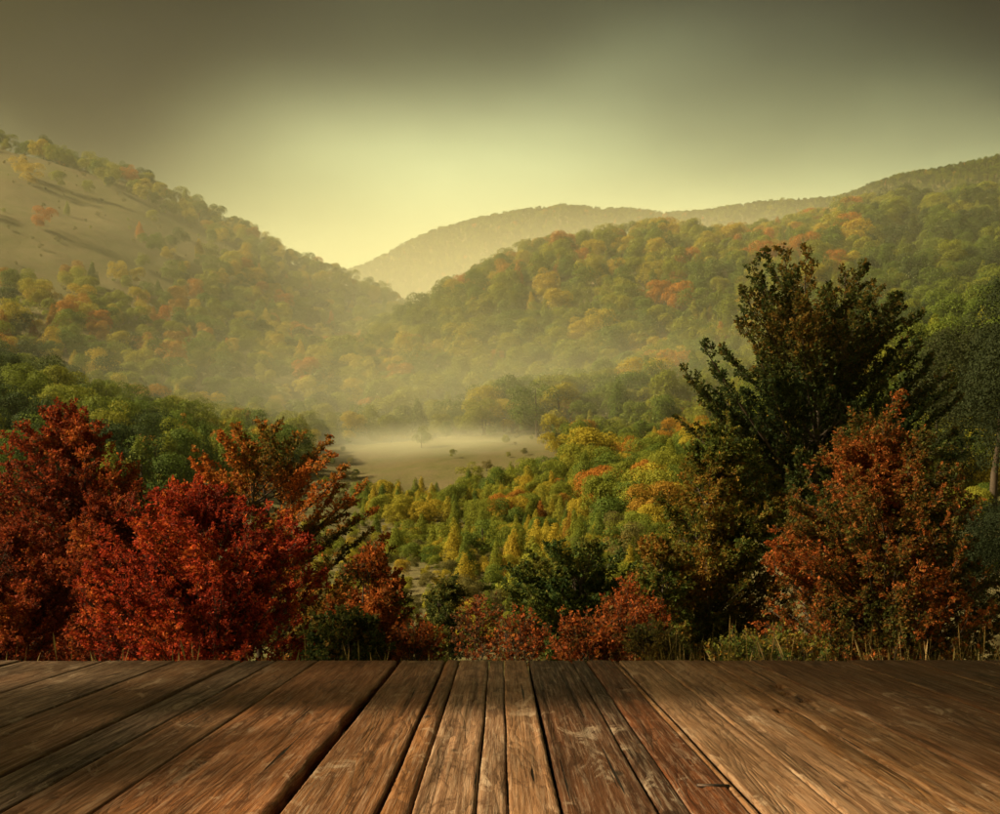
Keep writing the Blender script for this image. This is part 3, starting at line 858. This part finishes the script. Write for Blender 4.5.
def leaves_on(poly, per, size, r, tmin=.1, spread=.25, flat=.6):
    N = len(poly)
    idx = np.repeat(np.arange(N), per); M = len(idx)
    t = r.uniform(tmin, 1.0, M)
    p, tan = along(poly, idx, t)
    nrm = norm(np.array([0, 0, 1.])[None] * flat + r.normal(0, .55, (M, 3)))
    sgn = np.where(r.random(M) < .5, 1, -1)[:, None]
    d = norm(tan * .7 + np.cross(tan, nrm) * sgn * .8 + r.normal(0, .35, (M, 3)))
    s = size * np.clip(r.lognormal(-.08, .32, M), .45, 1.9)
    p = p + r.normal(0, spread, (M, 3)) * size
    side = norm(np.cross(nrm, d))
    s_ = s[:, None]
    fold = np.cross(d, side) * s_ * .12
    v = np.stack([p, p + d * s_ * .5 + side * s_ * .34 + fold, p + d * s_, p + d * s_ * .5 - side * s_ * .34 + fold], 1)
    return v.reshape(-1, 3), np.arange(M * 4).reshape(M, 4), p

def blotch(p, sc, seed):
    q = p / sc + seed * 3.1
    return (np.sin(q[:, 0] * 1.7 + 1.3 * np.sin(q[:, 2] * 1.1 + seed)) + np.sin(q[:, 1] * 1.9 + 1.1 * np.sin(q[:, 0] * 1.3)) + np.sin(q[:, 2] * 2.1 + q[:, 0] * .7)) / 3

def grow(name, base, tips, trunk_top, r, palette, label, cat='tree', group=None, stems=1, trunk_r=.08, sag=-.12, sec=(14, .9), twig=(7, .28),
         per=8, leaf=.045, ang=.75, planar=.75, rise=.12, trise=.05, flat=.6, bark=None, start=(.15, .85), clump=.6, hue=None, droop=None, bare=.0, taper=.62):
    """base point, tips (N,3) where the limbs end; palette: list of colours from dark to bright"""
    base = np.array(base, float)
    top = np.array(trunk_top, float)
    Tp = np.array(tips, float)
    bark = bark or M_BARK
    # stems
    sp = []
    for s in range(stems):
        e = top + (r.normal(0, .05, 3) * np.linalg.norm(top - base) * (1, 1, .25) if stems > 1 else 0)
        m = base * .5 + e * .5 + r.normal(0, .03, 3) * np.linalg.norm(top - base)
        sp.append(bez(np.array([base]), np.array([m]), np.array([e]), 10)[0])
    sp = np.array(sp)
    # limbs leave the stems below the height of their tips
    n = len(Tp)
    H = np.linalg.norm(top - base)
    rel = np.clip((Tp[:, 2] - base[2]) / max(top[2] - base[2], .1), 0, 1.3)
    reach = np.linalg.norm((Tp - (base + (top - base) * np.clip(rel, 0, 1)[:, None]))[:, :2], axis=1)
    ts = np.clip(rel - .55 * reach / H - .10 + r.normal(0, .04, n), start[0], start[1])
    si = r.integers(0, stems, n)
    p0, _ = along(sp, si, ts)
    L = np.linalg.norm(Tp - p0, axis=1)
    mid = p0 * .5 + Tp * .5 + np.array([0, 0, 1.])[None] * (L * sag)[:, None] + r.normal(0, .05, (n, 3)) * L[:, None]
    limbs = bez(p0, mid, Tp, 9)
    sec_p, sec_L, _ = shoots(limbs, sec[0], .16, 1.0, L * 0 + sec[1], ang, r, planar, rise, 4, taper=taper)
    tw_p, tw_L, _ = shoots(sec_p, twig[0], .12, 1.0, np.repeat(twig[1], len(sec_p)) * (0.5 + .5 * sec_L / sec[1]), ang, r, planar, trise if droop is None else droop, 4)
    # ends of the limbs themselves carry twigs too
    tw2, _, _ = shoots(limbs, max(8, sec[0]), .45, 1.0, np.repeat(twig[1] * 1.3, n), ang * .8, r, planar, trise if droop is None else droop, 4)
    tw = np.concatenate([tw_p, tw2])
    if bare > 0: tw = tw[r.random(len(tw)) > bare]
    lv, lf, lp = leaves_on(tw, per, leaf, r, flat=flat)
    # colours: palette position from clump pattern + chance
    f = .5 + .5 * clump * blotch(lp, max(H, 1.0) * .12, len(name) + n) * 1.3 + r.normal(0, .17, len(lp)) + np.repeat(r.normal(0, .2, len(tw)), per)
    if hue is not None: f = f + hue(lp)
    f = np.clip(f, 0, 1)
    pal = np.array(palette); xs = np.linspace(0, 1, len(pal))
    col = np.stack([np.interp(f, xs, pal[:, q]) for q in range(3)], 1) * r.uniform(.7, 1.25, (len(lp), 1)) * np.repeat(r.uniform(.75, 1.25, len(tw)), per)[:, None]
    col = np.repeat(col, 4, axis=0)
    root = empty(name, tuple(base))
    tag(root, label, cat, group)
    off = base[None]
    tv = [tubes(sp, np.repeat(trunk_r, stems), np.repeat(trunk_r * .25, stems), 8)]
    v, f_ = tv[0]
    trunk_o = mesh_obj('trunk', v - off, f_, bark, root, smooth=True)
    lr = trunk_r * .42 * np.clip(L / max(L.max(), .1), .35, 1)
    parts = [tubes(limbs, lr, lr * .18, 6), tubes(sec_p, np.clip(sec_L * .012, .0025, .03), np.repeat(.0015, len(sec_p)), 4)]
    st = tw[r.random(len(tw)) < .3][:, ::3]
    parts.append(tubes(st, np.repeat(max(.0016, leaf * .035), len(st)), np.repeat(.001, len(st)), 3))
    V, F, q = [], [], 0
    for v, f_ in parts:
        V.append(v); F.append(f_ + q); q += len(v)
    mesh_obj('limbs', np.vstack(V) - off, np.vstack(F), M_BARK, trunk_o, smooth=True)
    mesh_obj('crown', lv - off, lf, M_LEAF, root, cols=col)
    print(name, 'leaves', len(lf), 'twigs', len(tw))
    return root

def px_tips(lst, D, r, depth=.0):
    """tips given by where they stand against the valley, each with its own distance"""
    out = []
    for px, py in lst:
        out.append(P(px, py, D + r.normal(0, depth)))
    return np.array(out)

def shell_tips(prof, cx, D, n, r, squash=1.0):
    """tips on a crown surface of revolution; prof: list of (py, half width px) top to bottom"""
    py = np.array([p[0] for p in prof], float); hw = np.array([p[1] for p in prof], float)
    w = np.interp(np.linspace(py[0], py[-1], 60), py, hw); yy = np.linspace(py[0], py[-1], 60)
    prob = w + 6; prob /= prob.sum()
    y = r.choice(yy, n, p=prob) + r.uniform(-3, 3, n)
    rad = np.interp(y, py, hw) * np.where(r.random(n) < .68, r.uniform(.85, 1.05, n), r.uniform(.25, .8, n)) / FPX * D
    ph = r.uniform(0, 2 * math.pi, n)
    z = EYE + (HORIZON - y) / FPX * D
    x = (cx - 500) / FPX * D + rad * np.cos(ph)
    return np.stack([x, D + rad * np.sin(ph) * squash, z], 1)

def gbase(px, D, dz=-.12):
    x = (px - 500) / FPX * D
    return np.array([x, D, float(ground_z(x, D)) + dz])

nr = np.random.default_rng(4)
RED = [(0.09, 0.015, 0.008), (0.21, 0.022, 0.010), (0.32, 0.036, 0.012), (0.37, 0.085, 0.016)]
DKRED = [(0.06, 0.018, 0.008), (0.14, 0.022, 0.009), (0.22, 0.036, 0.011), (0.27, 0.075, 0.015)]
ORANGE = [(0.06, 0.06, 0.013), (0.12, 0.08, 0.015), (0.26, 0.10, 0.016), (0.32, 0.085, 0.016)]
RUST = [(0.04, 0.05, 0.012), (0.075, 0.065, 0.013), (0.16, 0.065, 0.014), (0.26, 0.065, 0.015)]
OLIVE = [(0.045, 0.065, 0.013), (0.08, 0.09, 0.015), (0.13, 0.10, 0.016), (0.21, 0.095, 0.016)]
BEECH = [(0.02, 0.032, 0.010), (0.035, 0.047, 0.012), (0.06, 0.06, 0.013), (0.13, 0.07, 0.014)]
GREEN = [(0.022, 0.04, 0.012), (0.04, 0.06, 0.014), (0.075, 0.09, 0.016), (0.13, 0.11, 0.02)]

# the tall dark beech
D = 34.0
bt = [(752, 266), (766, 252), (782, 249), (806, 250), (742, 292), (738, 322), (762, 280), (722, 350), (703, 346), (686, 372), (700, 392), (679, 420),
      (702, 428), (720, 402), (828, 292), (845, 272), (862, 268), (876, 290), (896, 305), (920, 314), (905, 340), (930, 362), (948, 372), (962, 398), (955, 430),
      (975, 440), (925, 400), (890, 360), (800, 300), (820, 320), (770, 330), (850, 330), (730, 450), (900, 450), (760, 470), (870, 470)]
tips = np.vstack([px_tips(bt, D, nr, 1.0), shell_tips([(280, 52), (330, 92), (390, 122), (450, 118), (530, 80)], 822, D, 84, nr)])
b = gbase(812, D)
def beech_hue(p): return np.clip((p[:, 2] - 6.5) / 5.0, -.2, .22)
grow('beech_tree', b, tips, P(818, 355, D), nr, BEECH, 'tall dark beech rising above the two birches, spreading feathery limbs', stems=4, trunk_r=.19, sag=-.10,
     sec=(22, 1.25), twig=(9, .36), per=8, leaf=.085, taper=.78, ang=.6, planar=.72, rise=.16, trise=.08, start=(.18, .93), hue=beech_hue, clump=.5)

# olive birch and reddish birch
D = 15.0
tips = shell_tips([(424, 10), (450, 35), (500, 62), (560, 72), (620, 70), (650, 60)], 722, D, 190, nr)
grow('birch_tree', gbase(724, D), tips, P(726, 480, D), nr, OLIVE, 'slim olive-green birch with orange tints beside the tall dark beech', stems=2, trunk_r=.045, sag=.06,
     sec=(10, .36), twig=(8, .18), per=11, leaf=.032, ang=.6, planar=.35, rise=-.05, trise=-.2, bark=M_BIRCH, start=(.05, .97), clump=.8)
D = 13.0
tips = shell_tips([(398, 8), (430, 40), (490, 88), (560, 116), (610, 118), (655, 112)], 885, D, 330, nr)
grow('birch_tree', gbase(888, D), tips, P(888, 465, D), nr, RUST, 'broad bushy birch with rust-red leaves, wider than the olive one', stems=3, trunk_r=.05, sag=.05,
     sec=(10, .36), twig=(7, .17), per=11, leaf=.029, ang=.6, planar=.35, rise=.04, trise=-.08, bark=M_BIRCH, start=(.05, .97), clump=.8,
     hue=lambda p: .06 - .15 * (p[:, 0] - 4.7) / 1.2)
# drooping side growth of the olive birch
D = 14.3
tips = shell_tips([(535, 8), (560, 26), (610, 30), (650, 26)], 662, D, 36, nr)
grow('birch_tree', gbase(664, D), tips, P(662, 565, D), nr, OLIVE, 'small dark birch crowded against the slim olive-green birch', stems=1, trunk_r=.025, sag=.08,
     sec=(8, .32), twig=(6, .16), per=9, leaf=.038, ang=.6, planar=.35, rise=-.1, trise=-.2, bark=M_BIRCH, start=(.05, .97), clump=.8)

# red trees
D = 11.0
tips = shell_tips([(484, 30), (510, 78), (560, 112), (610, 128), (655, 135)], 208, D, 230, nr)
grow('maple_tree', gbase(205, D), tips, P(205, 530, D), nr, RED, 'bright crimson bushy tree at the edge of the deck', stems=4, trunk_r=.035, sag=-.02,
     sec=(9, .32), twig=(7, .14), per=11, leaf=.026, ang=.65, planar=.45, rise=.08, trise=.0, start=(.04, .95), clump=.7)
D = 14.0
tips = shell_tips([(412, 15), (436, 52), (480, 78), (550, 92), (640, 96)], 66, D, 200, nr)
grow('maple_tree', gbase(60, D), tips, P(64, 462, D), nr, DKRED, 'tall dark red tree behind the bright crimson bushy tree', stems=3, trunk_r=.05, sag=-.02,
     sec=(10, .40), twig=(7, .17), per=10, leaf=.032, ang=.6, planar=.45, rise=.12, trise=.05, start=(.05, .96), clump=.7)
D = 11.5
tips = shell_tips([(520, 12), (560, 45), (620, 60), (655, 60)], 12, D, 80, nr)
grow('maple_tree', gbase(10, D), tips, P(12, 560, D), nr, DKRED, 'low dull red tree below the tall dark red tree', stems=3, trunk_r=.035, sag=-.02,
     sec=(9, .34), twig=(6, .15), per=11, leaf=.028, ang=.65, planar=.45, rise=.08, trise=.0, start=(.04, .95), clump=.7)

D = 12.6
tips = shell_tips([(492, 14), (520, 34), (570, 50), (655, 62)], 112, D, 90, nr)
grow('maple_tree', gbase(112, D), tips, P(112, 540, D), nr, DKRED, 'middling red tree squeezed between the tall dark red tree and the crimson one', stems=3, trunk_r=.03, sag=-.02,
     sec=(9, .34), twig=(6, .15), per=11, leaf=.028, ang=.62, planar=.45, rise=.1, trise=.02, start=(.04, .95), clump=.7)

# orange beech with swept branches
D = 18.0
ob = [(222, 438), (236, 430), (262, 427), (276, 426), (300, 436), (328, 442), (344, 468), (362, 488), (352, 505), (374, 512), (386, 538), (390, 552), (384, 575), (330, 455), (200, 452),
      (196, 466), (310, 460), (250, 450), (285, 470), (340, 530), (365, 560), (210, 480), (240, 480), (392, 590), (345, 590)]
tips = np.vstack([px_tips(ob, D, nr, .6), shell_tips([(470, 50), (520, 85), (580, 105), (630, 90)], 280, D, 46, nr)])
grow('beech_tree', gbase(275, D), tips, P(266, 485, D), nr, ORANGE, 'orange and olive young beech with swept branches behind the crimson tree', stems=3, trunk_r=.07, sag=-.08,
     sec=(18, .52), twig=(8, .18), per=8, leaf=.044, taper=.75, ang=.6, planar=.75, rise=.16, trise=.08, start=(.12, .93), clump=.9,
     hue=lambda p: np.clip((p[:, 2] - 1.1) / 2.5, -.3, .25) + .25 * np.clip((p[:, 0] + 2.9) / 1.2, 0, 1))
# orange-red sapling at the deck edge
D = 10.2
tips = shell_tips([(556, 6), (585, 28), (625, 46), (655, 55)], 372, D, 60, nr)
grow('maple_tree', gbase(366, D), tips, P(368, 570, D), nr, [(0.05, 0.05, 0.012), (0.17, 0.05, 0.012), (0.28, 0.065, 0.014), (0.32, 0.11, 0.02)], 'orange-red sapling leaning from the crimson tree towards the valley',
     stems=2, trunk_r=.02, sag=-.04, sec=(8, .28), twig=(6, .13), per=8, leaf=.034, ang=.65, planar=.55, rise=.1, trise=.02, start=(.04, .93), clump=.9)
# dark evergreen scrub among the red trees
D = 20.0
tips = shell_tips([(455, 14), (480, 40), (530, 60), (600, 65)], 150, D, 70, nr)
grow('broadleaf_tree', gbase(150, D), tips, P(150, 470, D), nr, GREEN, 'dark green tree half hidden between the red trees', stems=2, trunk_r=.06, sag=-.03,
     sec=(9, .55), twig=(6, .26), per=9, leaf=.06, ang=.65, planar=.5, rise=.1, start=(.06, .95), clump=.7)
D = 9.6
tips = shell_tips([(612, 14), (630, 34), (656, 44)], 345, D, 40, nr)
grow('shrub', gbase(345, D), tips, P(345, 625, D), nr, BEECH, 'dark leafy shrub below the orange-red sapling', cat='shrub', stems=3, trunk_r=.012, sag=-.03,
     sec=(7, .2), twig=(5, .10), per=8, leaf=.032, ang=.7, planar=.4, rise=.1, start=(.04, .9))

# dark umbrella tree in the middle
D = 26.0
tips = np.vstack([shell_tips([(548, 25), (562, 58), (590, 68), (620, 60), (645, 45)], 574, D, 90, nr),
                  px_tips([(508, 598), (515, 570), (532, 556), (556, 548), (590, 546), (620, 552), (642, 570), (648, 592)], D, nr, .5)])
grow('broadleaf_tree', gbase(575, D), tips, P(575, 575, D), nr, GREEN, 'dense dark green spreading tree between meadow thicket and small red bushes', stems=3, trunk_r=.08, sag=-.03,
     sec=(12, .6), twig=(7, .26), per=9, leaf=.07, ang=.65, planar=.75, rise=.05, trise=.02, start=(.12, .93), clump=.7)
D = 28.0
tips = shell_tips([(586, 8), (600, 20), (625, 26), (655, 24)], 446, D, 44, nr)
grow('broadleaf_tree', gbase(446, D), tips, P(446, 592, D), nr, [(0.03, 0.045, 0.013), (0.055, 0.065, 0.015), (0.09, 0.085, 0.018), (0.15, 0.11, 0.02)], 'small upright dark tree in front of the yellow thicket', stems=2, trunk_r=.06, sag=-.02,
     sec=(9, .5), twig=(6, .22), per=8, leaf=.06, ang=.65, planar=.6, rise=.1, start=(.06, .95), clump=.7)
# red bushes in front of it
def bush(px, top, half, D, pal, label, n=30, bare=.2, leaf=.034):
    tips = shell_tips([(top, half * .3), (top + (660 - top) * .4, half * .85), (658, half)], px, D, n, nr)
    grow('shrub', gbase(px, D), tips, P(px, top + 12, D), nr, pal, label, cat='shrub', stems=3, trunk_r=.014, sag=-.02,
         sec=(7, .34), twig=(5, .15), per=6, leaf=leaf, ang=.5, planar=.4, rise=.3, start=(.04, .9), bare=bare + .15)
REDB = [(0.07, 0.045, 0.012), (0.17, 0.045, 0.012), (0.26, 0.055, 0.014), (0.30, 0.10, 0.018)]
bush(632, 588, 38, 12.5, REDB, 'red leafy bush against the dark spreading tree', 56, .1)
bush(588, 628, 34, 10.6, REDB, 'low orange-red bush at the deck edge below the dark spreading tree', 30, .2)
bush(520, 622, 30, 11.2, REDB, 'thin red bush with bare twigs before the dark spreading tree', 22, .45)
bush(478, 606, 26, 12.8, [(0.07, 0.04, 0.014), (0.15, 0.045, 0.014), (0.22, 0.05, 0.014)], 'sparse brownish red bush beside the small upright dark tree', 22, .5)
bush(415, 640, 22, 9.8, REDB, 'small red bush beside the orange-red sapling', 18, .3)
bush(655, 640, 22, 10.0, [(0.05, 0.055, 0.014), (0.10, 0.08, 0.02), (0.15, 0.09, 0.02)], 'low olive bush at the deck edge under the small dark birch', 20, .3)
bush(770, 640, 60, 11.0, OLIVE, 'low dark bush between the slim olive birch and the broad rusty birch', 40, .2)

# ------------------------------------------------------------------ dry grass along the bank
def grass_mat():
    t = NT('dry_grass')
    a = t.n('ShaderNodeVertexColor', layer_name='leafcol')
    return leaf_shader(t, a.outputs['Color'], .3)
M_GRASS = grass_mat()
def build_grass():
    r = np.random.default_rng(9)
    N = 9000
    y = DECK_FAR + .15 + r.random(N) ** 1.6 * 7
    x = r.uniform(-.62, .62, N) * (y + 2)
    # tufts
    tuft = r.integers(0, 700, N); tx = r.uniform(-.6, .6, 700); ty = r.random(700) ** 1.5
    yy = DECK_FAR + .2 + ty[tuft] * 6 + r.normal(0, .07, N); xx = tx[tuft] * (yy + 2) + r.normal(0, .08, N)
    sel = r.random(N) < .75
    x = np.where(sel, xx, x); y = np.where(sel, np.maximum(yy, DECK_FAR + .12), y)
    z = ground_z(x, y)
    tall = np.where(x / y > .12, 1.2, 1.0)
    h = r.uniform(.35, .85, N) * tall * (.7 + .6 * r.random(700)[tuft])
    lean = r.normal(0, .16, (N, 2)) * h[:, None]
    wd = r.uniform(.0018, .004, N)
    ph = r.uniform(0, math.pi, N); wx, wy = np.cos(ph) * wd, np.sin(ph) * wd
    b = np.stack([x, y, z - .03], 1)
    m = b + np.stack([lean[:, 0] * .3, lean[:, 1] * .3, h * .55], 1)
    t = b + np.stack([lean[:, 0], lean[:, 1], h * .97], 1)
    w = np.stack([wx, wy, wx * 0], 1)
    seed = r.random(N) < .35
    sw = np.where(seed, 2.2, .25)[:, None]
    q = b + (t - b) * .82 + np.stack([lean[:, 0] * -.05, lean[:, 1] * -.05, h * 0], 1)
    V = np.stack([b - w, b + w, m + w, m - w, q + w * .6, q - w * .6, (q + t) / 2 + w * sw, (q + t) / 2 - w * sw, t + w * .15, t - w * .15], 1)
    base_i = np.arange(N)[:, None] * 10
    F = np.concatenate([base_i + np.array(f)[None] for f in ([0, 1, 2, 3], [3, 2, 4, 5], [5, 4, 6, 7], [7, 6, 8, 9])])
    pal = np.array([(0.07, 0.075, 0.02), (0.15, 0.12, 0.04), (0.26, 0.18, 0.07), (0.33, 0.22, 0.10)])
    f = np.clip(r.random(N) * .8 + seed * .25, 0, 1)
    col = np.stack([np.interp(f, np.linspace(0, 1, 4), pal[:, k]) for k in range(3)], 1)
    o = mesh_obj('grass', V.reshape(-1, 3), F, M_GRASS, cols=np.repeat(col, 10, axis=0))
    tag(o, 'tall dry seeding grass on the bank behind the deck', kind='stuff')
build_grass()

# ------------------------------------------------------------------ air
def volume_mat(name, col, dens, aniso):
    t = NT(name)
    v = t.n('ShaderNodeVolumePrincipled')
    v.inputs['Color'].default_value = tuple(col) + (1,)
    v.inputs['Density'].default_value = dens
    v.inputs['Anisotropy'].default_value = aniso
    t.l(v.outputs[0], t.out.inputs['Volume'])
    return t.m
top_z = float(ZG.max()) + 25
v, f = box_arrays(-2150, 2150, -2150, 2150, float(ZG.min()) - 1.5, top_z)
hz = mesh_obj('haze', v, f, volume_mat('haze_air', (0.95, 0.94, 0.68), HAZE_DENSITY, HAZE_ANISO))
tag(hz, 'warm evening haze filling the whole valley', kind='stuff')

def mist_mat(dens, radii):
    """mist that thins out towards its edge"""
    t = NT('mist_air')
    v = t.n('ShaderNodeVolumePrincipled')
    v.inputs['Color'].default_value = (0.95, 0.94, 0.72, 1)
    v.inputs['Anisotropy'].default_value = -.2
    tc = t.n('ShaderNodeTexCoord')
    q = t.mapping(tc.outputs['Object'], tuple(1 / x for x in radii))
    ln = t.n('ShaderNodeVectorMath', operation='LENGTH'); t.l(q, ln.inputs[0])
    mr = t.n('ShaderNodeMapRange'); mr.interpolation_type = 'SMOOTHSTEP'
    mr.inputs['From Min'].default_value = 0.9; mr.inputs['From Max'].default_value = 0.15
    mr.inputs['To Min'].default_value = 0.0; mr.inputs['To Max'].default_value = dens
    t.l(ln.outputs['Value'], mr.inputs['Value'])
    t.l(mr.outputs[0], v.inputs['Density'])
    t.l(v.outputs[0], t.out.inputs['Volume'])
    return t.m
def mist(center, radii, dens, seed, label):
    import bmesh
    bm = bmesh.new()
    bmesh.ops.create_icosphere(bm, subdivisions=4, radius=1.0)
    for vv in bm.verts:
        c = vv.co
        k = 1 + .16 * math.sin(c.x * 4 + seed) * math.sin(c.y * 3.3 + seed * 2) + .09 * math.sin(c.x * 9 + c.y * 7 + seed)
        vv.co = Vector((c.x * radii[0] * k, c.y * radii[1] * k, c.z * radii[2] * k))
    me = bpy.data.meshes.new('mist'); bm.to_mesh(me); bm.free()
    me.materials.append(mist_mat(dens, radii))
    o = bpy.data.objects.new('mist', me); C.objects.link(o); o.location = center
    tag(o, label, kind='stuff')
gz = float(ground_z(-14, 195))
mist((-12, 200, gz + 1.5), (34, 26, 6.5), .026, 1, 'thin white mist lying over the pale meadow')
mist((-10, 235, float(ground_z(-10, 235)) + 3), (150, 95, 34), .0038, 4, 'broad soft mist at the foot of the wooded hills')
mist((-40, 540, 50), (620, 430, 150), .0024, 7, 'thick sunlit haze pooled in the valley between the hills')
mist((70, 745, 140), (560, 220, 130), .0034, 11, 'pale haze hanging before the distant ridge')
print('top', top_z, 'min', ZG.min())
print('tris', sum(len(m.polygons) * 2 for m in bpy.data.meshes), 'objects', len(bpy.data.objects))
